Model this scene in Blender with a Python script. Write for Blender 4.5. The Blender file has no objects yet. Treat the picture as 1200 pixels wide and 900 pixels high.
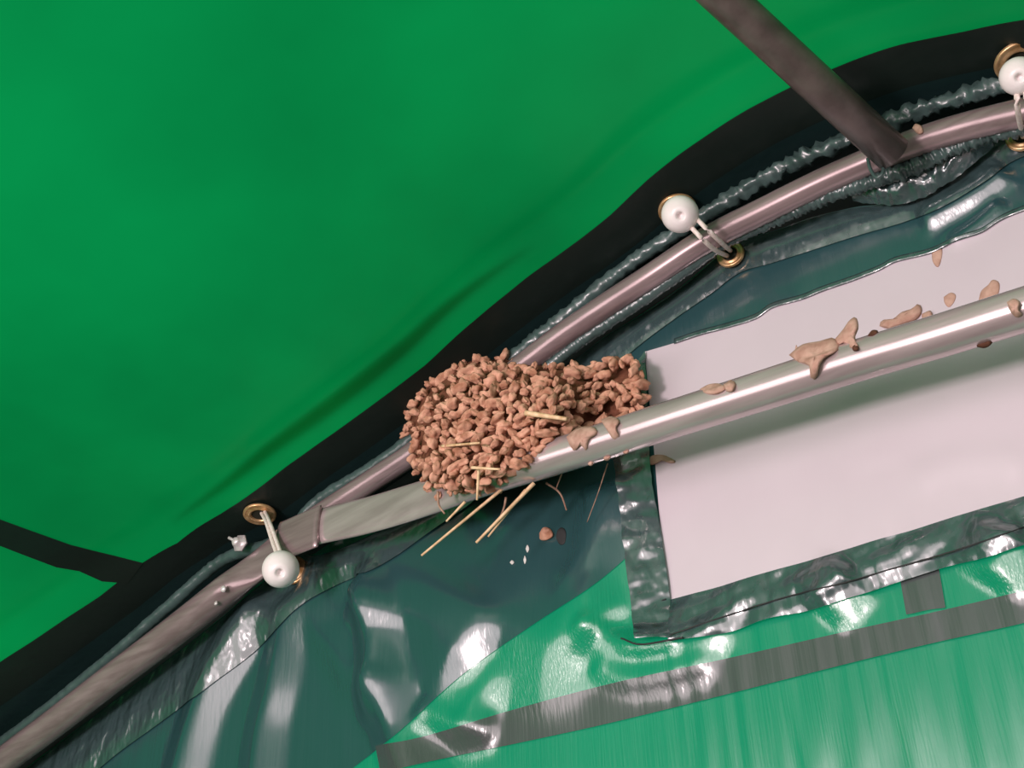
import bpy, bmesh, math, random
from mathutils import Vector, Matrix, noise
random.seed(7)
SC = bpy.context.scene
C = SC.collection
PI = math.pi
# ---------------------------------------------------------------- camera
F = 1450.0
CZ = 1.60
R = Matrix(((0.78012, 0.62491, -0.02988), (0.3734, -0.42676, 0.82368), (0.50198, -0.65373, -0.56626)))  # world->camera
RI = R.transposed()
cam_d = bpy.data.cameras.new('camera')
cam_d.sensor_width = 36.0
cam_d.lens = 36.0 * F / 1200.0
cam_d.clip_start = 0.01
cam = bpy.data.objects.new('camera', cam_d)
C.objects.link(cam)
cam.matrix_world = Matrix.Translation((0, 0, CZ)) @ RI.to_4x4()
SC.camera = cam
# ---------------------------------------------------------------- world, light, exposure
SC.view_settings.view_transform = 'Standard'
SC.view_settings.look = 'None'
SC.view_settings.gamma = 1.0
SC.view_settings.use_curve_mapping = False
SC.view_settings.exposure = 0.0
W = bpy.data.worlds.new('sky')
SC.world = W
W.use_nodes = True
bg = W.node_tree.nodes['Background']
bg.inputs[0].default_value = (1.0, 0.93, 0.93, 1)
bg.inputs[1].default_value = 0.66
SKY = 1.0
def area(name, loc, rot, sx, sy, power, col):
    l = bpy.data.lights.new(name, 'AREA')
    l.shape = 'RECTANGLE'; l.size = sx; l.size_y = sy; l.energy = power; l.color = col
    o = bpy.data.objects.new(name, l); C.objects.link(o)
    o.location = loc; o.rotation_euler = rot
    return o
# daylight coming in through the open end of the shelter behind the camera
area('open_end_daylight', (-0.38, -0.46, CZ + 0.16), (PI/2, 0, 0), 1.84, 0.6, 9.5, (1.0, 0.86, 0.87))
# small added lamp behind the camera, gives the bar a stronger shadow
area('bar_shadow_lamp', (-0.38, -0.90, CZ - 0.04), (PI/2, 0, 0), 0.20, 0.20, 15.5, (1.0, 0.82, 0.84))

# ---------------------------------------------------------------- helpers
YW = 0.62                                   # plane of the end wall
def P(px, py, y=YW):
    w = RI @ Vector(((px-600)/F, -(py-450)/F, -1.0))
    w = w * (y / w.y)
    return Vector((w.x, w.y, w.z + CZ))
def pxl(v):
    c = R @ (Vector(v) - Vector((0, 0, CZ)))
    return (600 + F*c.x/-c.z, 450 - F*c.y/-c.z)
def catmull(pts, n):
    pts = [Vector(p) for p in pts]
    if len(pts) < 3:
        return [pts[0].lerp(pts[-1], i/(n-1)) for i in range(n)]
    dense = []
    for i in range(len(pts)-1):
        p0 = pts[i-1] if i > 0 else pts[0]*2-pts[1]
        p1, p2 = pts[i], pts[i+1]
        p3 = pts[i+2] if i+2 < len(pts) else pts[-1]*2-pts[-2]
        for k in range(16):
            t = k/16
            dense.append(0.5*((2*p1)+(p2-p0)*t+(2*p0-5*p1+4*p2-p3)*t*t+(3*p1-p0-3*p2+p3)*t**3))
    dense.append(pts[-1])
    L = [0]
    for a, b in zip(dense, dense[1:]): L.append(L[-1]+(b-a).length)
    out = []; j = 0
    for i in range(n):
        s = L[-1]*i/(n-1)
        while j < len(L)-2 and L[j+1] < s: j += 1
        d = L[j+1]-L[j]
        out.append(dense[j].lerp(dense[j+1], 0 if d < 1e-12 else min(1, (s-L[j])/d)))
    return out
def interp(tab, x):
    if x <= tab[0][0]: return tab[0][1]
    for (a, b), (c, d) in zip(tab, tab[1:]):
        if x <= c: return b+(d-b)*(x-a)/(c-a)
    return tab[-1][1]
def smooth(t): t = max(0, min(1, t)); return t*t*(3-2*t)
def nz(x, y, z=0.0): return noise.noise(Vector((x, y, z)))

def link(name, bm, mat, parent=None, shade=True):
    me = bpy.data.meshes.new(name)
    bmesh.ops.recalc_face_normals(bm, faces=bm.faces)
    bm.to_mesh(me); bm.free()
    if shade:
        for p in me.polygons: p.use_smooth = True
    me.materials.append(mat)
    o = bpy.data.objects.new(name, me); C.objects.link(o)
    if parent: o.parent = parent
    return o
def tag(o, label=None, cat=None, group=None, kind=None):
    if label: o['label'] = label
    if cat: o['category'] = cat
    if group: o['group'] = group
    if kind: o['kind'] = kind
    return o
def empty(name, loc, label, cat, group=None):
    o = bpy.data.objects.new(name, None); C.objects.link(o)
    o.empty_display_size = 0.02
    o.location = loc
    tag(o, label, cat, group)
    return o
def keep(o, parent):
    o.parent = parent
    o.matrix_parent_inverse = Matrix.Translation(-parent.location) if parent.type == 'EMPTY' else Matrix()
    return o
def solid(o, t, off=0.0):
    m = o.modifiers.new('thickness', 'SOLIDIFY'); m.thickness = t; m.offset = off
    return o
def grid_bm(rows):
    bm = bmesh.new()
    V = [[bm.verts.new(p) for p in r] for r in rows]
    for a, b in zip(V, V[1:]):
        for i in range(len(a)-1):
            bm.faces.new((a[i], a[i+1], b[i+1], b[i]))
    return bm
def tube_bm(pts, rad, seg=16, bm=None, flat=None, rfun=None, cap=True):
    """sweep along pts; rad a number or list; flat = list of factors on the depth (y) radius"""
    bm = bm or bmesh.new()
    n = len(pts)
    rings = []
    for i, p in enumerate(pts):
        t = (pts[min(i+1, n-1)]-pts[max(i-1, 0)]).normalized()
        up = Vector((0, -1, 0))
        if abs(t.y) > 0.85: up = Vector((0, 0, 1))
        a = (up - t*up.dot(t)).normalized()      # towards the viewer side
        b = t.cross(a)
        r = rad[i] if isinstance(rad, (list, tuple)) else rad
        fl = flat[i] if flat else (1, 1)
        ring = []
        for k in range(seg):
            an = 2*PI*k/seg
            rr = r * (rfun(i, an) if rfun else 1)
            ring.append(bm.verts.new(p + a*math.cos(an)*rr*fl[0] + b*math.sin(an)*rr*fl[1]))
        rings.append(ring)
    for A, B in zip(rings, rings[1:]):
        for k in range(seg):
            bm.faces.new((A[k], A[(k+1) % seg], B[(k+1) % seg], B[k]))
    if cap:
        bm.faces.new(rings[0][::-1]); bm.faces.new(rings[-1])
    return bm
def lathe_bm(profile, centre, axis, seg=32, bm=None):
    """profile: (radius, height along axis)"""
    bm = bm or bmesh.new()
    axis = Vector(axis).normalized()
    a = axis.orthogonal().normalized(); b = axis.cross(a)
    rings = []
    for r, h in profile:
        if r < 1e-6:
            rings.append([bm.verts.new(centre+axis*h)])
        else:
            rings.append([bm.verts.new(centre+axis*h+(a*math.cos(2*PI*k/seg)+b*math.sin(2*PI*k/seg))*r) for k in range(seg)])
    for A, B in zip(rings, rings[1:]):
        for k in range(seg):
            k2 = (k+1) % seg
            if len(A) == 1 and len(B) == 1: continue
            if len(A) == 1: bm.faces.new((A[0], B[k2], B[k]))
            elif len(B) == 1: bm.faces.new((A[k], A[k2], B[0]))
            else: bm.faces.new((A[k], A[k2], B[k2], B[k]))
    return bm
def lump_bm(centre, ax, bm=None, sub=2, rough=0.25, seed=0.0):
    """irregular lump with half-axes given as three vectors"""
    bm = bm or bmesh.new()
    r = bmesh.ops.create_icosphere(bm, subdivisions=sub, radius=1.0)
    for v in r['verts']:
        d = v.co.copy()
        k = 1 + rough*nz(d.x*1.4+seed, d.y*1.4, d.z*1.4-seed)*2
        v.co = Vector(centre) + (ax[0]*d.x + ax[1]*d.y + ax[2]*d.z)*k
    return bm

# ---------------------------------------------------------------- materials
def new_mat(name):
    m = bpy.data.materials.new(name); m.use_nodes = True
    nt = m.node_tree; nt.nodes.clear()
    out = nt.nodes.new('ShaderNodeOutputMaterial')
    return m, nt, out
def N(nt, t, **kw):
    n = nt.nodes.new(t)
    for k, v in kw.items(): setattr(n, k, v)
    return n
def ramp(nt, stops):
    r = N(nt, 'ShaderNodeValToRGB')
    e = r.color_ramp.elements
    e[0].position, e[0].color = stops[0][0], stops[0][1]+(1,)
    e[1].position, e[1].color = stops[-1][0], stops[-1][1]+(1,)
    for p, c in stops[1:-1]:
        x = e.new(p); x.color = c+(1,)
    return r
def coords(nt, scale):
    tc = N(nt, 'ShaderNodeTexCoord'); mp = N(nt, 'ShaderNodeMapping')
    mp.inputs['Scale'].default_value = scale
    nt.links.new(tc.outputs['Object'], mp.inputs[0])
    return mp
def fabric(name, col, trans, tmix, rough, spec=0.5, rib=0.0, ribscale=420.0, mott=0.12, mscale=5.0, streak=None, crinkle=0.0, coat=0.0, tint=None):
    """woven coated sheet: reflecting front plus light let through from behind"""
    m, nt, out = new_mat(name); L = nt.links.new
    pb = N(nt, 'ShaderNodeBsdfPrincipled'); tr = N(nt, 'ShaderNodeBsdfTranslucent'); mx = N(nt, 'ShaderNodeMixShader')
    mx.inputs[0].default_value = tmix
    mp = coords(nt, (mscale,)*3)
    nt1 = N(nt, 'ShaderNodeTexNoise'); nt1.inputs['Scale'].default_value = 1.0; nt1.inputs['Detail'].default_value = 4
    L(mp.outputs[0], nt1.inputs[0])
    lo = tuple(c*(1-mott) for c in col); hi = tuple(c*(1+mott) for c in col)
    r1 = ramp(nt, [(0.3, lo), (0.7, hi)]); L(nt1.outputs['Fac'], r1.inputs[0])
    r2 = ramp(nt, [(0.3, tuple(c*(1-mott) for c in trans)), (0.7, tuple(c*(1+mott) for c in trans))]); L(nt1.outputs['Fac'], r2.inputs[0])
    L(r1.outputs[0], pb.inputs['Base Color']); L(r2.outputs[0], tr.inputs['Color'])
    pb.inputs['Roughness'].default_value = rough
    pb.inputs['Specular IOR Level'].default_value = spec
    if tint: pb.inputs['Specular Tint'].default_value = tint+(1,)
    pb.inputs['Coat Weight'].default_value = coat
    pb.inputs['Coat Roughness'].default_value = 0.16; pb.inputs['Coat IOR'].default_value = 2.1
    hsum = None
    if rib > 0:
        # fine upright threads: irregular lines, much longer than wide
        mr = coords(nt, (ribscale, ribscale, ribscale*0.025))
        nr = N(nt, 'ShaderNodeTexNoise'); nr.inputs['Scale'].default_value = 1.0; nr.inputs['Detail'].default_value = 2
        L(mr.outputs[0], nr.inputs[0])
        b1 = N(nt, 'ShaderNodeBump'); b1.inputs['Strength'].default_value = 1.0; b1.inputs['Distance'].default_value = rib
        L(nr.outputs['Fac'], b1.inputs['Height']); hsum = b1
    if crinkle > 0:
        mc = coords(nt, (60, 60, 38))
        nc = N(nt, 'ShaderNodeTexNoise'); nc.inputs['Scale'].default_value = 1.0; nc.inputs['Detail'].default_value = 2
        L(mc.outputs[0], nc.inputs[0])
        b2 = N(nt, 'ShaderNodeBump'); b2.inputs['Strength'].default_value = 1.0; b2.inputs['Distance'].default_value = crinkle
        L(nc.outputs['Fac'], b2.inputs['Height'])
        if hsum: L(hsum.outputs[0], b2.inputs['Normal'])
        hsum = b2
    if hsum:
        L(hsum.outputs[0], pb.inputs['Normal'])
    L(pb.outputs[0], mx.inputs[1]); L(tr.outputs[0], mx.inputs[2]); L(mx.outputs[0], out.inputs[0])
    return m
def solid_mat(name, c1, c2, rough, metal=0.0, scale=(40, 40, 40), bump=0.0, spec=0.5, lo=0.35, hi=0.65, sss=0.0, detail=5, stops=None):
    m, nt, out = new_mat(name); L = nt.links.new
    pb = N(nt, 'ShaderNodeBsdfPrincipled')
    mp = coords(nt, scale)
    n1 = N(nt, 'ShaderNodeTexNoise'); n1.inputs['Scale'].default_value = 1.0; n1.inputs['Detail'].default_value = detail
    L(mp.outputs[0], n1.inputs[0])
    r = ramp(nt, stops or [(lo, c1), (hi, c2)]); L(n1.outputs['Fac'], r.inputs[0]); L(r.outputs[0], pb.inputs['Base Color'])
    pb.inputs['Roughness'].default_value = rough; pb.inputs['Metallic'].default_value = metal
    pb.inputs['Specular IOR Level'].default_value = spec
    if bump:
        b = N(nt, 'ShaderNodeBump'); b.inputs['Distance'].default_value = bump; b.inputs['Strength'].default_value = 1
        L(n1.outputs['Fac'], b.inputs['Height']); L(b.outputs[0], pb.inputs['Normal'])
    L(pb.outputs[0], out.inputs[0])
    return m
M = {}
M['roof'] = fabric('green_roof_sheet', (0.002, 0.09, 0.03), (0.0, 0.57, 0.13), 0.55, 0.38, spec=0.25, rib=0.00004, ribscale=500, mott=0.24, mscale=4)
M['gable'] = fabric('green_woven_sheet', (0.01, 0.20, 0.11), (0.0, 0.72, 0.34), 0.42, 0.26, spec=1.0, rib=0.0006, ribscale=820, mott=0.05, coat=0.8)
M['teal'] = fabric('dark_green_coated_sheet', (0.030, 0.090, 0.100), (0.012, 0.10, 0.115), 0.22, 0.25, spec=1.0, rib=0.00040, ribscale=300, mott=0.06, coat=0.7)
M['hem'] = fabric('dark_green_hem', (0.048, 0.085, 0.088), (0.01, 0.05, 0.052), 0.12, 0.24, spec=1.0, rib=0.00035, ribscale=260, crinkle=0.009, mott=0.06, coat=0.9)
M['band'] = fabric('grey_green_seam_band', (0.078, 0.09, 0.09), (0.02, 0.045, 0.042), 0.15, 0.25, spec=0.8, rib=0.0006, ribscale=380, mott=0.08, coat=0.5)
M['edge_dark'] = fabric('blackish_green_hem', (0.012, 0.018, 0.015), (0.0, 0.01, 0.008), 0.1, 0.42, spec=0.35, mott=0.1, crinkle=0.0006)
M['edge_teal'] = fabric('dark_teal_lining', (0.010, 0.026, 0.026), (0.0, 0.02, 0.02), 0.1, 0.36, spec=0.45, mott=0.1, crinkle=0.0008)
M['gather'] = fabric('grey_green_gathered_cloth', (0.06, 0.10, 0.095), (0.02, 0.05, 0.05), 0.1, 0.3, spec=0.8, mott=0.2, mscale=60)
M['film'] = fabric('milky_window_film', (0.61, 0.54, 0.585), (0.55, 0.53, 0.53), 0.06, 0.3, spec=0.5, mott=0.03, mscale=14, rib=0.00006, ribscale=400)
M['pipe'] = solid_mat('dull_galvanised_steel', (0.25, 0.18, 0.185), (0.36, 0.27, 0.275), 0.22, 0.4, (14, 180, 180))
M['pipe_dark'] = solid_mat('dark_weathered_steel', (0.095, 0.07, 0.066), (0.15, 0.115, 0.107), 0.35, 0.3, (70, 70, 70))
M['bar'] = solid_mat('pale_galvanised_steel', (0.44, 0.355, 0.355), (0.60, 0.50, 0.50), 0.2, 0.5, (8, 120, 120))
M['bolt'] = solid_mat('bright_zinc', (0.6, 0.55, 0.55), (0.8, 0.75, 0.75), 0.3, 0.3)
M['brass'] = solid_mat('worn_brass', (0.45, 0.24, 0.09), (0.75, 0.50, 0.27), 0.3, 0.6, (150, 150, 150))
M['hole'] = solid_mat('shaded_hole', (0.01, 0.012, 0.006), (0.02, 0.02, 0.01), 0.8)
M['ball'] = solid_mat('white_plastic', (0.80, 0.72, 0.71), (0.86, 0.80, 0.79), 0.3, 0, (60, 60, 60))
M['cord'] = solid_mat('white_elastic_cord', (0.70, 0.58, 0.52), (0.82, 0.74, 0.70), 0.6, 0, (400, 400, 400))
M['mud'] = solid_mat('dried_brown_mud', (0.36, 0.165, 0.10), (0.70, 0.39, 0.27), 0.9, 0, (130, 130, 130), bump=0.0012, spec=0.15)
M['gap_shade_core'] = solid_mat('gap_shade_mud', (0.10, 0.038, 0.022), (0.22, 0.09, 0.055), 0.95, 0, (130, 130, 130), bump=0.0012, spec=0.05)  # darker copy of the mud, shade of the pellet gaps put into the colour
M['mud_pale'] = solid_mat('dried_pale_mud', (0.38, 0.22, 0.165), (0.54, 0.35, 0.275), 0.9, 0, (150, 150, 150), bump=0.0008, spec=0.15)
M['mud_dark'] = solid_mat('damp_dark_mud', (0.05, 0.02, 0.012), (0.12, 0.055, 0.035), 0.9, 0, (150, 150, 150), bump=0.001, spec=0.1)
M['straw'] = solid_mat('dry_straw', (0.55, 0.34, 0.17), (0.82, 0.58, 0.36), 0.6, 0, (200, 200, 200))
M['root'] = solid_mat('thin_brown_root', (0.22, 0.12, 0.08), (0.42, 0.27, 0.19), 0.8, 0, (200, 200, 200))
M['thread'] = solid_mat('black_thread', (0.012, 0.014, 0.014), (0.03, 0.03, 0.03), 0.7)
M['ground'] = solid_mat('trodden_earth', (0.06, 0.045, 0.03), (0.14, 0.11, 0.075), 0.95, 0, (6, 6, 6), bump=0.01)
M['dropping'] = solid_mat('white_bird_dropping', (0.62, 0.62, 0.58), (0.75, 0.74, 0.7), 0.7, 0, (300, 300, 300))

# ---------------------------------------------------------------- roof line (section of the shelter)
# centre lines traced in the plane of the frame
corner_px = [(-60, 935), (0, 872), (60, 822), (130, 762), (200, 702), (262, 650), (330, 615), (400, 566), (470, 516), (540, 462), (600, 412),
             (680, 355), (760, 300), (830, 246), (890, 207), (950, 175), (1010, 148), (1070, 125), (1130, 108), (1200, 92), (1290, 78), (1450, 55), (1650, 32)]
YR = YW - 0.012
corner = catmull([P(x, y, YR) for x, y in corner_px], 240)
ctab = sorted([(p.x, p.z) for p in corner])
xl, zl = ctab[0]; xr, zr_ = ctab[-1]
XL, XR = xl-0.22, 2.55
roof_tab = [(XL, zl-0.10)] + ctab + [(xr+0.30, zr_+0.05), (xr+0.62, zr_+0.075), (xr+1.0, zr_+0.05), (xr+1.6, zr_-0.08), (XR, zr_-0.36)]
def zroof(x): return interp(roof_tab, x)
def roofP(px, py):
    w = RI @ Vector(((px-600)/F, -(py-450)/F, -1.0))
    lo, hi = 0.0, 6.0
    g = lambda t: (CZ + w.z*t) - zroof(w.x*t)
    t = 0.05
    while t < 6 and g(t) < 0: t += 0.01
    a, b = t-0.01, t
    for _ in range(40):
        m = (a+b)/2
        if g(m) < 0: a = m
        else: b = m
    return Vector((w.x*b, w.y*b, CZ+w.z*b))
bound_px = [(-120, 850), (-60, 815), (0, 778), (60, 738), (120, 698), (165, 662), (210, 636), (270, 596), (340, 545), (420, 488), (500, 428), (560, 374), (620, 325), (680, 282),
            (720, 250), (760, 212), (820, 166), (880, 128), (940, 98), (1000, 72), (1060, 53), (1130, 38), (1200, 25), (1290, 14), (1450, -8), (1650, -30)]
btab = sorted([(q.x, q.y) for q in (roofP(x, y) for x, y in bound_px)])
def yband(x): return min(interp(btab, x), YR-0.03)

xs = [XL] + [xl-0.02 + (xr+0.02-xl+0.02)*i/320 for i in range(321)] + [xr+0.15, xr+0.3, xr+0.6, xr+1.0, xr+1.6, XR]
YEND = -0.45
def rz(x, y):
    """roof surface height with slack between the hoops"""
    d = yband(x)-y
    s = 0.0
    if d > 0:
        s += 0.008*math.exp(-((d-0.030)/0.014)**2)*smooth(d/0.012)*(0.6+0.8*max(0, nz(x*3, 3.3)+0.3))
        s += 0.006*smooth(d/0.15)*nz(x*3.2, y*3.2, 1.0)
    return zroof(x) + s
rows = []
for j in range(91):
    u = j/90; u = u**1.5
    rows.append([Vector((x, yband(x) + (YEND-yband(x))*u, rz(x, yband(x) + (YEND-yband(x))*u))) for x in xs])
ceiling = tag(link('ceiling', grid_bm(rows), M['roof']), 'bright green woven roof sheet lit through by daylight, above the frame', 'roof sheet', kind='structure')
rows = []; rows2 = []
for j in range(13):
    u = j/12
    rows.append([Vector((x, YW+0.03 + (yband(x)-YW-0.03)*(1.02*u), zroof(x)-0.0008-0.0012*math.sin(PI*u)+0.0006*nz(x*30, u*3))) for x in xs])
    rows2.append([Vector((x, YW+0.03 + (yband(x)-YW-0.03)*(0.64*u), zroof(x)-0.0022-0.0012*math.sin(PI*u)*(1+nz(x*9, 5.1)))) for x in xs])
keep(link('edge_band', grid_bm(rows), M['edge_dark']), ceiling)['label'] = 'blackish hem along the roof sheet edge'
keep(link('edge_lining', grid_bm(rows2), M['edge_teal']), ceiling)['label'] = 'dark teal strip between hem and frame pipe'
# cross seam running into the roof on the far left
sA = [roofP(x, y) for x, y in [(-60, 583), (0, 605), (67, 630), (110, 646), (140, 655), (168, 658)]]
sB = [roofP(x, y) for x, y in [(-60, 613), (0, 636), (67, 663), (95, 674), (125, 682), (150, 682)]]
ext = Vector((0, -1, 0))
sA = [sA[0]+Vector((0, -1.1, 0)), sA[0]+Vector((0, -0.5, 0))] + sA; sB = [sB[0]+Vector((0, -1.1, 0)), sB[0]+Vector((0, -0.5, 0))] + sB
sA = catmull(sA, 60); sB = catmull(sB, 60)
rows = []
for j in range(6):
    r = []
    for a, b in zip(sA, sB):
        q = a.lerp(b, j/5); r.append(Vector((q.x, q.y, rz(q.x, q.y)-0.0014)))
    rows.append(r)
keep(link('seam_strap', grid_bm(rows), M['edge_dark']), ceiling)['label'] = 'dark reinforcing strap across the green sheet'

# unseen strip added above the roof sheet to shade a dark line past the hem
rows = []
xa, xb = roofP(150, 600).x, roofP(640, 300).x
for j in range(5):
    r = []
    for i in range(80):
        x = xa+(xb-xa)*i/79; k = math.sin(PI*i/79)
        y = yband(x)-0.016-0.012*k*j/4-0.004*nz(x*6, 8.0); r.append(Vector((x, y, rz(x, y)+0.004)))
    rows.append(r)
keep(link('shade_strip', grid_bm(rows), M['roof']), ceiling)
# side walls, floor, of the same shelter (out of view, they keep out the daylight)
def quad(name, pts, mat, label, cat):
    bm = bmesh.new(); bm.faces.new([bm.verts.new(p) for p in pts])
    return tag(link(name, bm, mat), label, cat, kind='structure')
quad('wall_left', [(XL, YW+0.02, 0), (XL, YEND, 0), (XL, YEND, zl-0.10), (XL, YW+0.02, zl-0.10)], M['roof'], 'green side sheet below the eave', 'side sheet')
quad('wall_right', [(XR, YW+0.02, 0), (XR, YEND, 0), (XR, YEND, zr_-0.36), (XR, YW+0.02, zr_-0.36)], M['roof'], 'green side sheet below the opposite eave', 'side sheet')
quad('floor', [(XL-3, 3, 0), (XR+3, 3, 0), (XR+3, -5, 0), (XL-3, -5, 0)], M['ground'], 'trodden earth floor of the shelter', 'floor')

# ---------------------------------------------------------------- end wall sheet with its folds
def XZ(px, py):
    q = P(px, py); return Vector((q.x, q.z))
ridges = []      # (points in wall plane, widths, amplitude)
def ridge(pts, w, amp, t0=0.15, t1=0.15, side=0.0):
    q = [XZ(*p) for p in pts]
    q3 = catmull([Vector((a.x, a.y, 0)) for a in q], max(8, 6*len(pts)))
    ridges.append(([Vector((a.x, a.y)) for a in q3], w, amp, t0, t1, side))
# folds radiating from the lower left eyelet
ridge([(330, 690), (288, 745), (255, 800), (232, 860), (208, 950)], 0.028, 0.013, 0.15, 0.1, 1)
ridge([(342, 692), (340, 740), (328, 800), (312, 860), (300, 950)], 0.024, 0.011, 0.15, 0.1, 1)
ridge([(346, 690), (378, 735), (420, 790), (455, 850)], 0.016, 0.006)
ridge([(425, 690), (448, 716), (458, 752), (460, 800), (470, 840), (490, 900), (512, 950)], 0.026, 0.016, 0.1, 0.05, 1)
ridge([(425, 812), (480, 800), (540, 818), (590, 850)], 0.030, 0.010, 0.2, 0.2, 1)
ridge([(420, 730), (470, 722), (530, 745), (580, 790)], 0.035, 0.012, 0.2, 0.2, 1)
ridge([(352, 672), (420, 655), (500, 672), (560, 715), (640, 748), (720, 775)], 0.045, 0.013, 0.15, 0.15, 1)
ridge([(590, 600), (640, 650), (690, 690)], 0.02, 0.003)
ridge([(712, 560), (700, 640), (694, 700), (712, 752)], 0.020, 0.009)
ridge([(675, 745), (730, 760), (790, 755), (870, 735)], 0.010, 0.006)
ridge([(690, 775), (740, 795), (800, 785), (850, 770)], 0.010, 0.005)
ridge([(682, 732), (726, 748), (752, 758), (810, 750)], 0.006, 0.0035)
ridge([(1065, 572), (1110, 548), (1160, 542), (1210, 545)], 0.010, 0.0015)
ridge([(1022, 400), (1020, 470), (1028, 560)], 0.012, 0.001)
ridge([(500, 830), (540, 852), (590, 860)], 0.010, 0.006)
ridge([(955, 722), (985, 690), (1008, 664)], 0.020, 0.009, 0.3, 0.3, 1)
ridge([(1150, 690), (1172, 655), (1195, 615)], 0.022, 0.008, 0.3, 0.3, 1)
ridge([(1185, 195), (1150, 225), (1110, 248), (1075, 268)], 0.009, 0.006)
ridge([(1110, 290), (1150, 262), (1180, 235)], 0.006, 0.003)
def hfold(x, z):
    h = 0.0
    p = Vector((x, z))
    for q, w, amp, t0, t1, side in ridges:
        best = 1e9; bi = 0
        for i, a in enumerate(q):
            d = (a-p).length_squared
            if d < best: best = d; bi = i
        if best > (4*w+0.02)**2: continue
        # distance to polyline near the best vertex
        dd = best; tt = bi
        for j in (bi-1, bi):
            if 0 <= j < len(q)-1:
                ab = q[j+1]-q[j]; L2 = ab.length_squared
                t = max(0, min(1, (p-q[j]).dot(ab)/L2))
                d = (q[j]+ab*t-p).length_squared
                if d <= dd: dd = d; tt = j+t
        u = tt/(len(q)-1)
        env = smooth(u/t0)*smooth((1-u)/t1)
        d = math.sqrt(dd)
        u = d/w
        if side:
            t = 1.17-math.sqrt(u*u+0.03)
            h += amp*env*0.5*(t+math.sqrt(t*t+0.012))
        else: h += amp*env*math.exp(-u*u)
    return h
def hwall(x, z):
    h = hfold(x, z)
    h += 0.0035*nz(x*7, z*5, 2.2)
    h += 0.0006*nz(x*60, z*14, 4.4)
    # narrow upright creases near the seams low on the right
    k = smooth((x+0.42)/0.1)*smooth((CZ+0.33-z)/0.03)
    if k > 0: h += 0.0015*k*nz(x*120, z*12, 7.7)
    return h
# cached on a fine lattice
GX0, GX1, GZ0, GZ1, GS = -1.30, 0.10, CZ-0.02, CZ+0.62, 0.0025
NX = int((GX1-GX0)/GS)+2; NZ = int((GZ1-GZ0)/GS)+2
Hc = [[hwall(GX0+i*GS, GZ0+j*GS) for j in range(NZ)] for i in range(NX)]
def H(x, z):
    if not (GX0 < x < GX1 and GZ0 < z < GZ1): return 0.0
    fx = (x-GX0)/GS; fz = (z-GZ0)/GS; i = int(fx); j = int(fz); a = fx-i; b = fz-j
    v = (Hc[i][j]*(1-a)+Hc[i+1][j]*a)*(1-b)+(Hc[i][j+1]*(1-a)+Hc[i+1][j+1]*a)*b
    e = min(x-GX0, GX1-x, z-GZ0)/0.03
    return v*smooth(e)
def wallpt(x, z, off=0.0): return Vector((x, YW-H(x, z)-off, z))
# upper edge of the end sheet, sagging between the eyelets
top_px = [(-60, 970), (0, 926), (45, 891), (100, 848), (175, 790), (225, 752), (270, 716), (312, 680), (342, 654), (380, 650), (440, 625), (500, 590), (560, 535), (620, 470), (700, 402), (753, 369),
          (807, 331), (841, 301), (866, 281), (905, 272), (950, 256), (1000, 244), (1045, 237), (1090, 213), (1135, 187), (1180, 152), (1215, 138), (1290, 150), (1450, 128), (1650, 106)]
top = catmull([P(x, y) for x, y in top_px], 300)
ttab = sorted([(p.x, p.z) for p in top])
def ztop(x):
    if x < ttab[0][0]: return ttab[0][1] - (ttab[0][0]-x)*0.4
    if x > ttab[-1][0]: return min(zroof(x)-0.05, ttab[-1][1]+0.2)
    return interp(ttab, x)
def sheet_grid(xlist, zf):
    rows = []
    for x in xlist: rows.append([wallpt(x, z) for z in zf(x)])
    return grid_bm(rows)
fine_x = [XL+0.005, -1.32] + [-1.28+i*0.0028 for i in range(int(1.38/0.0028)+1)] + [0.2, 0.5, 0.9, 1.4, 2.0, XR-0.005]
def zcol(x):
    zt = ztop(x); zb = CZ+0.10
    return [0.0, 0.6, 1.2, zb-0.2] + [zb+(zt-zb)*j/150 for j in range(151)]
wall = tag(link('wall_end', sheet_grid(fine_x, zcol), M['gable']), 'bright green woven end sheet with ribbed sheen under the roof arch', 'end sheet', kind='structure')

def onsheet(px, py, off=0.0):
    q = P(px, py)
    for _ in range(6):
        t = P(px, py, YW-H(q.x, q.z)-off); q = q.lerp(t, 0.7)
    return q
def edge(A, n, off):
    return [onsheet(p.x, p.y, off) for p in catmull([Vector((x, y, 0)) for x, y in A], n)]
def ruled(name, A, B, mat, off, n=200, m=10, parent=wall, thick=0.0, puff=0.0, tilt=0.0, pucker=0.0):
    a = edge(A, n, off); b = edge(B, n, off)
    rows = []
    for j in range(m+1):
        u = j/m
        rows.append([wallpt((p.x+(q.x-p.x)*u), (p.z+(q.z-p.z)*u), off+puff*math.sin(PI*u)+tilt*(1-u)+(pucker*(0.6+nz(p.x*35+u*1.5, (p.z+(q.z-p.z)*u)*95)) if pucker else 0)) for p, q in zip(a, b)])
    o = link(name, grid_bm(rows), mat)
    if thick: solid(o, thick)
    return keep(o, parent)
# dark double layer following the arch; lower border seen against the green
arch_low = [(-60, 1060), (60, 1060), (200, 1040), (300, 985), (380, 925), (462, 862), (540, 792), (620, 735), (700, 682), (760, 630), (830, 575), (900, 520), (980, 470), (1060, 420), (1130, 380), (1200, 340), (1290, 300), (1450, 248), (1650, 185)]
arch_top = [(x, y-1) for x, y in top_px]
a = edge(arch_top, 420, 0.0009); b = edge(arch_low, 420, 0.0009)
rows = []
for j in range(101):
    u = j/100
    rows.append([wallpt(p.x+(q.x-p.x)*u, p.z+(q.z-p.z)*u, 0.0009) for p, q in zip(a, b)])
keep(link('double_layer', grid_bm(rows), M['teal']), wall)['label'] = 'dark teal doubled cloth under the arch'
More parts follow.
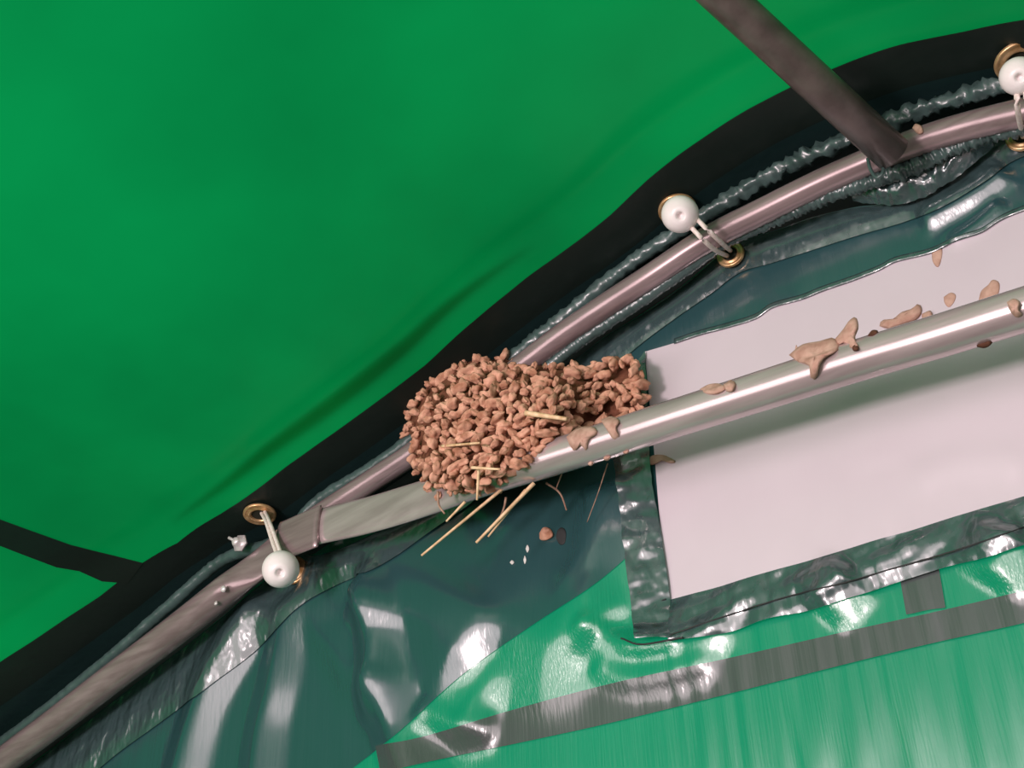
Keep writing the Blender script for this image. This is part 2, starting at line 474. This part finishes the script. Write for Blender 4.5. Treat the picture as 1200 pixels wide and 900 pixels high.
# hem along its upper edge
hemB = [(-60, 1035), (0, 985), (75, 935), (135, 885), (190, 845), (250, 800), (300, 762), (345, 715), (385, 690), (450, 660), (505, 622), (570, 575), (640, 505), (700, 450), (745, 408), (790, 374),
        (832, 345), (866, 320), (905, 308), (955, 292), (1005, 276), (1060, 260), (1105, 242), (1155, 212), (1185, 190), (1220, 180), (1290, 190), (1450, 166), (1650, 142)]
ruled('edge_hem', top_px, hemB, M['hem'], 0.0022, 420, 12, puff=0.002)['label'] = 'puckered folded hem along the arch'
# horizontal seam band and upright strap
ruled('seam_band', [(440, 874), (500, 862), (600, 832), (720, 800), (850, 772), (1000, 738), (1100, 716), (1200, 692), (1290, 668), (1600, 586)],
      [(446, 906), (500, 893), (620, 868), (720, 846), (850, 814), (1000, 776), (1100, 752), (1200, 730), (1290, 706), (1600, 624)], M['band'], 0.0016, 300, 14)['label'] = 'grey seam band across the green sheet'
ruled('upright_strap', [(1046, 630), (1062, 720)], [(1092, 618), (1108, 712)], M['band'], 0.0013, 40, 14)['label'] = 'short grey upright strap between window hem and seam band'
# window
window = tag(bpy.data.objects.new('window_1', None), 'milky white plastic window in the end sheet, crossed by the bar', 'window', kind='structure'); C.objects.link(window)
wtop = [(756, 412), (790, 402), (820, 392), (850, 384), (885, 373), (905, 360), (940, 350), (965, 340), (1000, 328), (1030, 316), (1050, 306), (1090, 296), (1120, 282), (1150, 272), (1172, 258), (1200, 246), (1290, 215), (1600, 108)]
wbot = [(781, 704), (850, 686), (900, 671), (950, 657), (1000, 642), (1050, 627), (1100, 612), (1150, 597), (1200, 582), (1290, 555), (1600, 462)]
ruled('film_pane', wtop, wbot, M['film'], 0.0024, 200, 80, parent=window)
ruled('upper_border', [(x, y-5) for x, y in wtop[1:]], [(x, y+1) for x, y in wtop[1:]], M['hem'], 0.0034, 200, 3, parent=window, thick=0.0008)
ruled('stitched_side_hem', [(724, 470), (727, 545), (738, 640), (746, 700), (752, 752)], [(757, 412), (763, 545), (773, 610), (785, 690), (788, 748)], M['hem'], 0.0036, 260, 24, parent=window, puff=0.001, pucker=0.0020, tilt=0.0065)['label'] = 'stitched side hem of the window'
ruled('lower_hem', wbot, [(785, 752), (850, 742), (900, 726), (950, 716), (1000, 700), (1050, 684), (1100, 668), (1150, 655), (1200, 640), (1290, 615), (1600, 528)], M['hem'], 0.0030, 520, 24, parent=window, puff=0.0015, pucker=0.0016)
def stitch(pts, r=0.00045, off=0.0058, n=60, parent=window, name='stitching'):
    q = edge(pts, n, off)
    q = [wallpt(p.x+0.0006*nz(i*1.3, 1), p.z, off+0.0006*nz(i*0.9, 3)) for i, p in enumerate(q)]
    return keep(link(name, tube_bm(q, r, 6), M['thread']), parent)
stitch([(734, 560), (740, 620), (746, 690), (752, 744)])
stitch([(753, 560), (761, 610), (769, 680), (773, 712)])
stitch([(728, 748), (752, 755), (800, 747)], 0.0006)
stitch([(785, 744), (850, 722), (920, 700), (1000, 680), (1040, 668), (1120, 645), (1200, 618)])
stitch([(740, 715), (760, 711), (780, 702)])
# dark roof flap hanging outside, behind the gap
a = catmull([P(x, y, YW+0.02) for x, y in corner_px], 120)
rows = []
for j in range(9):
    rows.append([Vector((p.x, YW+0.02-0.004*j/8, zroof(p.x)-0.125*j/8)) for p in a])
keep(link('hanging_flap', grid_bm(rows), M['edge_dark']), ceiling)['label'] = 'blackish flap hanging outside the end sheet'

# gathered edges each side of the hoop
def gathered(name, pts, y, r, amp0, rng, n=580, mat='gather'):
    q = catmull([P(a, b, y) for a, b in pts], n)
    am = []
    for p in q:
        px = pxl(p)[0]; am.append(interp(rng, px))
    def rf(i, an):
        return 1+am[i]*(0.9*nz(i*0.55, math.cos(an)*1.2, math.sin(an)*1.2)+0.4*nz(i*0.2, 9.0))
    return link(name, tube_bm(q, r, 14, rfun=rf), M[mat])
g1 = gathered('gathered_edge', [(-40, 900), (40, 842), (120, 778), (200, 708), (262, 656), (330, 632), (372, 588), (430, 552), (478, 518), (540, 468), (602, 418), (660, 372), (740, 308), (780, 281),
                       (838, 243), (880, 218), (930, 191), (990, 164), (1060, 137), (1120, 115), (1180, 100), (1260, 85), (1450, 60), (1650, 38)], YW-0.026, 0.0052, 0, [(0, 0.15), (560, 0.25), (640, 0.5), (800, 0.4), (850, 0.8), (900, 1.1), (1200, 1.1)])
keep(g1, ceiling)['label'] = 'puckered grey-green rolled edge above the frame pipe'
g2 = gathered('rolled_edge', [(640, 432), (668, 409), (700, 386), (760, 346), (815, 307), (850, 283), (900, 260), (950, 238), (985, 224), (1020, 213), (1070, 196), (1120, 172), (1160, 158), (1195, 150), (1260, 140), (1450, 112), (1650, 88)], YW-0.026, 0.0048, 0,
              [(600, 0.2), (850, 0.25), (930, 0.8), (1000, 0.5), (1060, 0.9), (1200, 0.7)])
keep(g2, wall)['label'] = 'rolled grey-green upper edge below the frame pipe'
# slack bunch of cloth behind the strut end
rows = []
A_ = catmull([P(x, y, YW-0.018) for x, y in [(1005, 222), (1040, 205), (1090, 190), (1130, 172), (1165, 155)]], 60)
B_ = catmull([P(x, y, YW-0.010) for x, y in [(1000, 236), (1035, 240), (1070, 236), (1115, 212), (1165, 172)]], 60)
for j in range(13):
    u = j/12
    rows.append([p.lerp(q, u)+Vector((0, -0.006*math.sin(PI*u)-0.003*nz(i*0.35, u*3), 0)) for i, (p, q) in enumerate(zip(A_, B_))])
keep(link('slack_fold', grid_bm(rows), M['hem']), wall)

# ---------------------------------------------------------------- frame pipes
YH = YW-0.034
hoop_px = [(330, 632), (380, 600), (430, 567), (490, 527), (560, 471), (640, 407), (700, 365), (760, 326), (830, 280), (895, 247), (960, 215), (1010, 193), (1060, 172), (1120, 152), (1200, 132), (1290, 112), (1450, 86), (1650, 62)]
hp = empty('arch_pipe', P(700, 378, YH), 'thin grey steel arch pipe rising behind the mud nest to the upper corner', 'frame pipe')
keep(link('tube', tube_bm(catmull([P(x, y, YH) for x, y in hoop_px], 160), 0.0088, 24), M['pipe']), hp)
# small clod stuck on the pipe
lo = empty('eave_pipe', P(130, 800, YH), 'thicker grey steel pipe in the lower left corner, bolted to the flattened bar', 'frame pipe')
lp = catmull([P(x, y, YH) for x, y in [(-70, 962), (0, 896), (60, 850), (130, 796), (200, 743), (262, 694), (300, 664), (330, 640), (352, 626)]], 120)
fl = []
for i, p in enumerate(lp):
    k = smooth((pxl(p)[0]-262)/45); fl.append((1-0.72*k, 1+0.22*k))
keep(link('tube', tube_bm(lp, 0.0128, 28, flat=fl), M['pipe']), lo)
ri = P(258, 696, YH); rd = (lp[60]-lp[59]).normalized()
bm = bmesh.new()
for c, s in ((P(262, 690, YH-0.0125), 0.0028), (P(253, 707, YH-0.0085), 0.0018), (P(241, 694, YH-0.009), 0.0015)):
    lump_bm(c, (Vector((s, 0, 0)), Vector((0, s*0.6, 0)), Vector((0, 0, s))), bm, 2, 0.2, s*1000)
keep(link('solder_blob', bm, M['bolt']), lo)
ax = Vector((0.1, -1, -0.1)).normalized()
bc = P(280, 636, YH-0.008)
keep(link('bolt', lathe_bm([(0, 0.006), (0.003, 0.0055), (0.0042, 0.004), (0.0045, 0.0), (0.0075, -0.0005), (0.0078, -0.002), (0, -0.002)], bc, ax, 6), M['bolt']), lo)['label'] = 'shiny bolt through the flattened end'
keep(link('bolt_shank', tube_bm([bc+ax*0.002, P(268, 630, YH-0.014)], 0.0013, 8), M['bolt']), lo)
# crossbar
YB = YW-0.062
bar = empty('crossbar', P(700, 521, YB), 'pale galvanised bar crossing the window, flattened at its left end, nest on top', 'frame bar')
bp = catmull([P(1650, 226, YB), P(1290, 336, YB), P(1200, 363, YB), P(1100, 394, YB), P(1000, 424, YB), P(880, 462, YB), P(760, 500, YB), P(680, 526, YB), P(620, 545, YB), P(560, 563, YB+0.001), P(500, 583, YB+0.004),
              P(430, 604, YB+0.010), P(370, 618, YB+0.0135), P(334, 632, YB+0.015)], 180)
fl = []
for p in bp:
    k = smooth((640-pxl(p)[0])/190); fl.append((1-0.66*k, 1+0.30*k))
keep(link('tube', tube_bm(bp, 0.0117, 32, flat=fl), M['bar']), bar)
q = [P(374, 616, YB+0.0085), P(352, 625, YB+0.0085), P(326, 636, YB+0.0095)]
keep(link('flattened_tab', tube_bm(catmull(q, 12), 0.0178, 24, flat=[(0.16, 1)]*12), M['pipe']), bar)
# strut coming down from the roof
strut = empty('roof_strut', P(1040, 178, YH-0.02), 'dark grey steel strut coming down across the roof hem from the top edge', 'frame pipe')
s1 = P(1046, 180, YH-0.016)
s0 = P(838, -12, roofP(838, -12).y*0.945)
s1 = P(1046, 180, YH-0.022)
sd = (s0-s1).normalized()
keep(link('tube', tube_bm([s0+sd*0.05, s0, s0.lerp(s1, 0.5), s1], 0.0112, 24), M['pipe_dark']), strut)
hk = empty('wire_hook', P(1030, 200, YH-0.02), 'small dark wire hook under the end of the dark strut', 'hook')
hq = catmull([P(1017, 186, YH-0.022), P(1020, 198, YH-0.024), P(1027, 208, YH-0.024), P(1034, 203, YH-0.024), P(1036, 190, YH-0.022), P(1035, 176, YH-0.02)], 40)
keep(link('wire', tube_bm(hq, 0.0011, 10), M['gather']), hk)

# ---------------------------------------------------------------- eyelets
def eyelet(c, nrm, r, parent, label):
    bm = lathe_bm([(r*0.52, -0.0008), (r*0.50, 0.0006), (r*0.56, 0.0017), (r*0.66, 0.0019), (r*0.74, 0.0010), (r*0.84, 0.0011), (r*0.93, 0.0015), (r, 0.0008), (r, -0.0008)], c, nrm, 40)
    o = keep(link('eyelet', bm, M['brass']), parent); o['label'] = label
    h = lathe_bm([(0, 0.0002), (r*0.54, 0.0002)], c, nrm, 32)  # disc coloured near black as the shade in the opening, sheet is uncut
    keep(link('hole_shade_disc', h, M['hole']), parent)
    return o
dn = Vector((0.1, -0.12, -1))
c1 = roofP(305, 597); c2 = roofP(793, 240); c3 = roofP(1190, 66)
for c, l in ((c1, 'brass eyelet in the roof hem, lower left'), (c2, 'brass eyelet behind the middle ball'), (c3, 'brass eyelet behind the ball at the corner')):
    eyelet(c+Vector((0, 0, -0.0045)), dn, 0.0135, ceiling, l)
d1 = onsheet(343, 668, 0.009); d2 = onsheet(856, 298, 0.009); d3 = onsheet(1198, 160, 0.009)
wn = Vector((0.15, -1, -0.1))
eyelet(d1, Vector((0.5, -1, -0.1)), 0.0120, wall, 'brass eyelet in the end sheet, lower left')
eyelet(d2, wn, 0.0098, wall, 'brass eyelet in the end sheet under the middle ball')
eyelet(d3, wn, 0.0098, wall, 'brass eyelet in the end sheet at the corner')

# ---------------------------------------------------------------- ball bungees
def bungee(pc, yb, r, face, cords, label):
    c = P(pc[0], pc[1], yb)
    t = empty('ball_bungee', c, label, 'bungee tie', 'white ball bungees tying the sheets to the frame')
    pr = [(0, r*0.60), (r*0.13, r*0.62), (r*0.17, r*0.80), (r*0.22, r*0.92), (r*0.32, r*0.96)]
    for k in range(1, 15):
        an = math.asin(0.34)+(PI-math.asin(0.34))*k/14
        pr.append((r*math.sin(an), r*math.cos(an)))
    pr[-1] = (0, -r)
    keep(link('ball', lathe_bm(pr, c, face, 40), M['ball']), t)
    for pts in cords:
        keep(link('cord', tube_bm(catmull([Vector(p) for p in pts], 24), 0.0016, 10), M['cord']), t)
    return t
tocam = lambda q: (Vector((0, 0, CZ))-q).normalized()
bq = P(797, 251, YH-0.036)
bungee((797, 251), YH-0.036, 0.0123, tocam(bq)+Vector((0.0, 0.0, -0.12)),
       [[P(806, 262, YH-0.030), P(822, 279, YH-0.026), P(838, 293, YW-0.040), d2+Vector((-0.002, -0.001, -0.001))],
        [P(815, 255, YH-0.030), P(830, 270, YH-0.026), P(846, 285, YW-0.040), d2+Vector((0.001, -0.001, 0.002))]],
       'white ball bungee on the arch pipe halfway up, above the mud nest')
bq = P(329, 667, YH-0.036)
bungee((329, 667), YH-0.036, 0.0138, tocam(bq)+Vector((0.05, -0.1, -0.35)),
       [[c1+Vector((0.002, 0, -0.004)), P(312, 612, YH-0.022), P(319, 634, YH-0.028), P(326, 654, YH-0.034)],
        [c1+Vector((0.006, 0, -0.004)), P(316, 612, YH-0.022), P(324, 634, YH-0.028), P(331, 654, YH-0.034)],
        [P(325, 654, YH-0.036), P(333, 649, YH-0.034), P(342, 654, YH-0.020), P(348, 662, YW-0.014)]],
       'white ball bungee at the flattened bar end, lower left')
bq = P(1194, 89, YH-0.036)
bungee((1194, 89), YH-0.036, 0.0105, tocam(bq)+Vector((0.0, 0.0, -0.12)),
       [[P(1192, 100, YH-0.032), P(1192, 122, YH-0.030), P(1195, 142, YW-0.042), P(1199, 160, YW-0.010)],
        [P(1201, 100, YH-0.032), P(1204, 122, YH-0.030), P(1204, 142, YW-0.042), P(1202, 160, YW-0.010)]],
       'white ball bungee at the upper corner of the photo, cut by its edge')

# ---------------------------------------------------------------- mud nest
out_px = [(474, 500), (476, 478), (488, 458), (505, 440), (528, 426), (556, 420), (590, 419), (625, 424), (660, 430), (690, 431), (715, 423), (738, 420), (752, 434), (756, 455), (752, 478),
          (738, 494), (715, 500), (692, 508), (674, 520), (655, 536), (628, 552), (600, 562), (575, 574), (545, 580), (515, 583), (497, 570), (486, 548), (482, 524)]
import functools
def inside(x, y):
    c = False; n = len(out_px)
    for i in range(n):
        x1, y1 = out_px[i]; x2, y2 = out_px[i-1]
        if (y1 > y) != (y2 > y) and x < (x2-x1)*(y-y1)/(y2-y1)+x1: c = not c
    return c
def edged(x, y):
    b = 1e9; n = len(out_px)
    for i in range(n):
        a = Vector(out_px[i-1]); c = Vector(out_px[i]); p = Vector((x, y)); ab = c-a
        t = max(0, min(1, (p-a).dot(ab)/ab.length_squared)); b = min(b, (a+ab*t-p).length)
    return b
def bulge(x, y):
    d = edged(x, y)
    R0 = 62.0
    k = math.sqrt(max(0, 1-(1-min(1, d/R0))**2))
    right = smooth((x-640)/70)
    low = smooth((y-540)/50)
    return 0.022 + (0.060*(1-right)+0.016*right)*k + 0.022*(1-right)*smooth((y-500)/70)
nest = empty('mud_nest', P(600, 545, YW-0.04), 'brown swallow nest of mud pellets built on the bar against the sheet', 'bird nest')
# closed core, coloured dark to paint the shade between the pellets
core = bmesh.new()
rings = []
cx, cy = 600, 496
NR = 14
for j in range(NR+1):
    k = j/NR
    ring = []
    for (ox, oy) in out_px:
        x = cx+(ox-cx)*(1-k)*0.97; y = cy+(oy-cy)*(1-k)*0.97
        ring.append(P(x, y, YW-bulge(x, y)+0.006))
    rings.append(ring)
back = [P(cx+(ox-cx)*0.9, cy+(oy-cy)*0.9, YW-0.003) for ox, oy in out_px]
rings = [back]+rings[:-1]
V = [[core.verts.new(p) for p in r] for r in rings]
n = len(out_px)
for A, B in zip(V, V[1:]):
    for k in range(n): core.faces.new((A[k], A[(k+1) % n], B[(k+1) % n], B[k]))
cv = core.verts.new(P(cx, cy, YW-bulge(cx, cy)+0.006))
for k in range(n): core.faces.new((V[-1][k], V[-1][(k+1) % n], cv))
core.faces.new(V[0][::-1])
keep(link('gap_shade_core', core, M['gap_shade_core']), nest)
core = bmesh.new()
pts = []
tries = 0
while tries < 26000:
    tries += 1
    x = random.uniform(468, 762); y = random.uniform(414, 590)
    if not inside(x, y): continue
    # spacing shrinks at the edge where the surface turns away
    dmin = 8.9 if edged(x, y) > 12 else 7.6
    ok = True
    for (a, b2) in pts:
        if abs(a-x) < dmin and abs(b2-y) < dmin and (a-x)**2+((b2-y)*1.25)**2 < dmin*dmin: ok = False; break
    if ok: pts.append((x, y))
def surf(x, y): return P(x, y, YW-bulge(x, y))
for i, (x, y) in enumerate(pts):
    p = surf(x, y)
    e = 3.0
    tx = surf(x+e, y)-surf(x-e, y) if inside(x+e, y) and inside(x-e, y) else P(x+e, y)-P(x-e, y)
    ty = surf(x, y+e)-surf(x, y-e) if inside(x, y+e) and inside(x, y-e) else P(x, y+e)-P(x, y-e)
    nn = tx.cross(ty).normalized()
    if nn.dot(tocam(p)) < 0: nn = -nn
    tx = (tx - nn*tx.dot(nn)).normalized(); tz = nn.cross(tx)
    an = random.gauss(0.5, 0.8)
    a = tx*math.cos(an)+tz*math.sin(an); b3 = nn.cross(a)
    s = random.uniform(0.7, 1.25)
    depth = random.uniform(-0.002, 0.003)
    if x > 655 and y < 500 and random.random() < 0.22: continue
    lump_bm(p+nn*depth, (a*0.0034*s*random.uniform(0.9, 1.9), b3*0.0024*s, nn*0.0037*s), core, 3, 0.26, i*3.1)
keep(link('mud_shell', core, M['mud']), nest)
def straw(a, b, ya, yb, r=0.0011, mat='straw', bend=0.0, name='straw'):
    A = P(a[0], a[1], ya); B = P(b[0], b[1], yb)
    m = A.lerp(B, 0.5)+Vector((bend, 0, bend*0.5))
    o = link(name, tube_bm(catmull([A, m, B], 12), [r*(1-0.35*i/11) for i in range(12)], 8), M[mat])
    return keep(o, nest)
YS = YW-0.060
straw((597, 566), (494, 651), YS, YS-0.012, 0.0012)
straw((626, 566), (558, 636), YS, YS-0.008, 0.0014)
straw((616, 574), (572, 629), YS, YS-0.004, 0.0010)
straw((545, 588), (523, 611), YS-0.02, YS-0.02, 0.0010, bend=0.002)
straw((561, 548), (559, 586), YW-0.103, YW-0.101, 0.0010)
straw((616, 484), (664, 491), YW-0.092, YW-0.086, 0.0019)
straw((518, 523), (562, 519), YW-0.090, YW-0.099, 0.0011)
straw((553, 548), (586, 550), YW-0.108, YW-0.106, 0.0011)
straw((593, 583), (582, 615), YS, YS, 0.0008, 'root', 0.002, 'root')
straw((513, 576), (521, 602), YW-0.085, YW-0.083, 0.0009, 'root', -0.002, 'root')
straw((712, 543), (688, 612), YW-0.03, YW-0.018, 0.0004, 'root', 0.001, 'root')
straw((640, 566), (664, 598), YW-0.04, YW-0.03, 0.0008, 'root', 0.003, 'root')
straw((660, 545), (652, 572), YW-0.045, YW-0.04, 0.0006, 'root', 0.001, 'root')

# ---------------------------------------------------------------- dried mud splashes
def smear(poly, yf, th, mat, label, name='mud_smear', group=None, grow=0.0, cat='mud smear'):
    """a clod with a traced outline lying on the surface yf(x, y), th thick"""
    n = 0; bm = bmesh.new()
    q = [Vector((x, y, 0)) for x, y in poly]; q.append(q[0])
    q = catmull(q, 26)[:-1]
    cx = sum(v.x for v in q)/len(q); cy = sum(v.y for v in q)/len(q)
    rings = []
    for k, hh in ((1.0, -0.3), (1.02, 0.2), (0.86, 0.75), (0.55, 1.0), (0.25, 1.05)):
        r = []
        for v in q:
            x = cx+(v.x-cx)*k; y = cy+(v.y-cy)*k
            r.append(P(x, y, yf(x, y)-th*(hh+0.35*nz(x*0.25, y*0.25, th*900)*(k < 1))))
        rings.append([bm.verts.new(p) for p in r])
    for A, B in zip(rings, rings[1:]):
        for i in range(len(A)): bm.faces.new((A[i], A[(i+1) % len(A)], B[(i+1) % len(A)], B[i]))
    c = bm.verts.new(P(cx, cy, yf(cx, cy)-th*1.05))
    for i in range(len(A)): bm.faces.new((rings[-1][i], rings[-1][(i+1) % len(A)], c))
    bm.faces.new(rings[0][::-1])
    o = link(name, bm, mat)
    return tag(o, label, cat, group)
def onbar(x, y):
    cyl = 363 + (1200-x)*0.3085
    d = max(-1, min(1, (y-cyl)/22.0))
    return YB - 0.0117*math.cos(math.radians(-40)-math.asin(d))
def onfilm(x, y):
    q = P(x, y); return YW-H(q.x, q.z)-0.0024
GB = 'dried mud splashes on the crossbar'; GF = 'dried mud splashes on the window film'
smear([(664, 512), (676, 502), (694, 500), (700, 508), (690, 516), (688, 530), (680, 522), (672, 530)], onbar, 0.0035, M['mud_pale'], 'pale mud splash on the bar just right of the nest', group=GB)
smear([(704, 492), (716, 488), (726, 493), (722, 502), (726, 512), (719, 516), (712, 505)], onbar, 0.003, M['mud_pale'], 'second small pale mud splash on the bar beyond the nest', group=GB)
smear([(820, 456), (832, 450), (846, 450), (850, 456), (840, 462), (828, 461)], onbar, 0.002, M['mud_pale'], 'flat mud spot on the upper side of the bar, wider of a close pair', group=GB)
smear([(848, 450), (857, 445), (862, 450), (858, 459), (851, 458)], onbar, 0.003, M['mud_pale'], 'small mud spot on the upper side of the bar, narrower of a close pair', group=GB)
smear([(925, 416), (940, 404), (960, 400), (976, 396), (984, 404), (980, 412), (966, 420), (960, 430), (957, 444), (950, 443), (948, 428), (936, 424)], onbar, 0.005, M['mud_pale'], 'largest jagged mud splash on top of the bar with a drip over its front', group=GB)
smear([(978, 398), (988, 386), (995, 376), (1003, 372), (1006, 384), (1002, 396), (1006, 406), (998, 408), (990, 402), (982, 404)], onbar, 0.004, M['mud_pale'], 'upright mud tongue on top of the bar beside the jagged splash', group=GB)
smear([(998, 404), (1004, 402), (1006, 410), (1000, 411)], onbar, 0.003, M['mud_dark'], 'tiny dark mud dot on the front of the bar', group=GB)
smear([(1016, 394), (1022, 387), (1029, 388), (1024, 395)], onbar, 0.003, M['mud_dark'], 'small dark mud lump on top of the bar before the pale ridge', group=GB)
smear([(1031, 382), (1034, 375), (1046, 374), (1056, 366), (1068, 362), (1076, 356), (1080, 364), (1074, 374), (1058, 380), (1042, 385)], onfilm, 0.004, M['mud_pale'], 'long pale mud ridge on the film along the top of the bar', group=GF)
smear([(1080, 368), (1090, 364), (1092, 371), (1082, 375)], onfilm, 0.003, M['mud_pale'], 'small mud patch on the film at the end of the pale ridge', group=GF)
smear([(1180, 354), (1188, 350), (1195, 354), (1194, 363), (1199, 370), (1192, 373), (1184, 365)], onbar, 0.004, M['mud_pale'], 'mud splash on the bar nearest the photo edge', group=GB)
smear([(1092, 292), (1098, 289), (1104, 292), (1103, 304), (1099, 313), (1093, 306)], onfilm, 0.0008, M['mud_pale'], 'oval mud stain on the film just below the teal cloth', group=GF)
smear([(1147, 352), (1150, 341), (1158, 334), (1163, 328), (1171, 332), (1169, 346), (1158, 352)], onfilm, 0.001, M['mud_pale'], 'broad pointed mud stain on the film above the bar', group=GF)
smear([(1106, 348), (1114, 343), (1120, 346), (1118, 354), (1112, 360), (1107, 355)], onfilm, 0.0007, M['mud_pale'], 'faint mud stain on the film left of the broad pointed one', group=GF)
smear([(930, 424), (933, 404), (937, 422)], onfilm, 0.0007, M['mud_pale'], 'thin pointed mud stain on the film at the bar top', group=GF)
def under(x, y): return YB+0.004
GU = 'mud drips along the underside of the crossbar'
for k, (x, y, w, h, m, l) in enumerate([(692, 541, 5, 5, 'mud_pale', 'pale mud drop under the bar nearest the nest'), (711, 535, 6, 5, 'mud_pale', 'rounded pale mud drop under the bar, second from the nest'),
                            (733, 529, 5, 3, 'mud_pale', 'small flat mud drop under the bar, third from the nest'), (1152, 403, 11, 5, 'mud_dark', 'dark mud lump under the bar far from the nest')]):
    smear([(x-w, y-h*0.4), (x, y-h), (x+w, y-h*0.6), (x+w*0.6, y+h*0.6), (x, y+h), (x-w*0.8, y+h*0.5)], under, 0.004, M[m], l, 'mud_drip', GU, cat='mud drip')
smear([(757, 540), (764, 534), (776, 533), (784, 536), (792, 541), (786, 543), (776, 540), (768, 544), (760, 545)], onfilm, 0.002, M['mud_pale'], 'mud crust on the film corner just under the bar', group=GF)
smear([(632, 625), (637, 618), (645, 620), (648, 628), (640, 633), (633, 632)], lambda x, y: onfilm(x, y)+0.001, 0.003, M['mud'], 'small mud crumb on the teal cloth under the nest', 'mud_crumb', cat='mud crumb')
smear([(653, 622), (658, 618), (663, 623), (662, 636), (656, 638), (652, 630)], lambda x, y: onfilm(x, y)+0.001, 0.0006, M['thread'], 'small blackish spot on the teal cloth beside the crumb', 'mud_spot', cat='mud spot')
smear([(1069, 150), (1073, 145), (1080, 148), (1082, 155), (1076, 157)], lambda x, y: YH-0.0086, 0.002, M['mud_pale'], 'pale mud speck on the arch pipe beside the strut', 'mud_speck', cat='mud speck')
for (x, y, w, h, l) in [(600, 659, 2.6, 2.6, 'round white dropping dot on the teal cloth'), (618, 643, 2.2, 4.5, 'long white dropping streak under the mud crumb'), (615, 656, 1.8, 5, 'lower white dropping streak on the teal cloth')]:
    smear([(x-w, y), (x, y-h), (x+w, y), (x, y+h)], lambda a, b: onfilm(a, b)+0.001, 0.0007, M['dropping'], l, 'bird_dropping', 'bird droppings under the nest', cat='bird dropping')
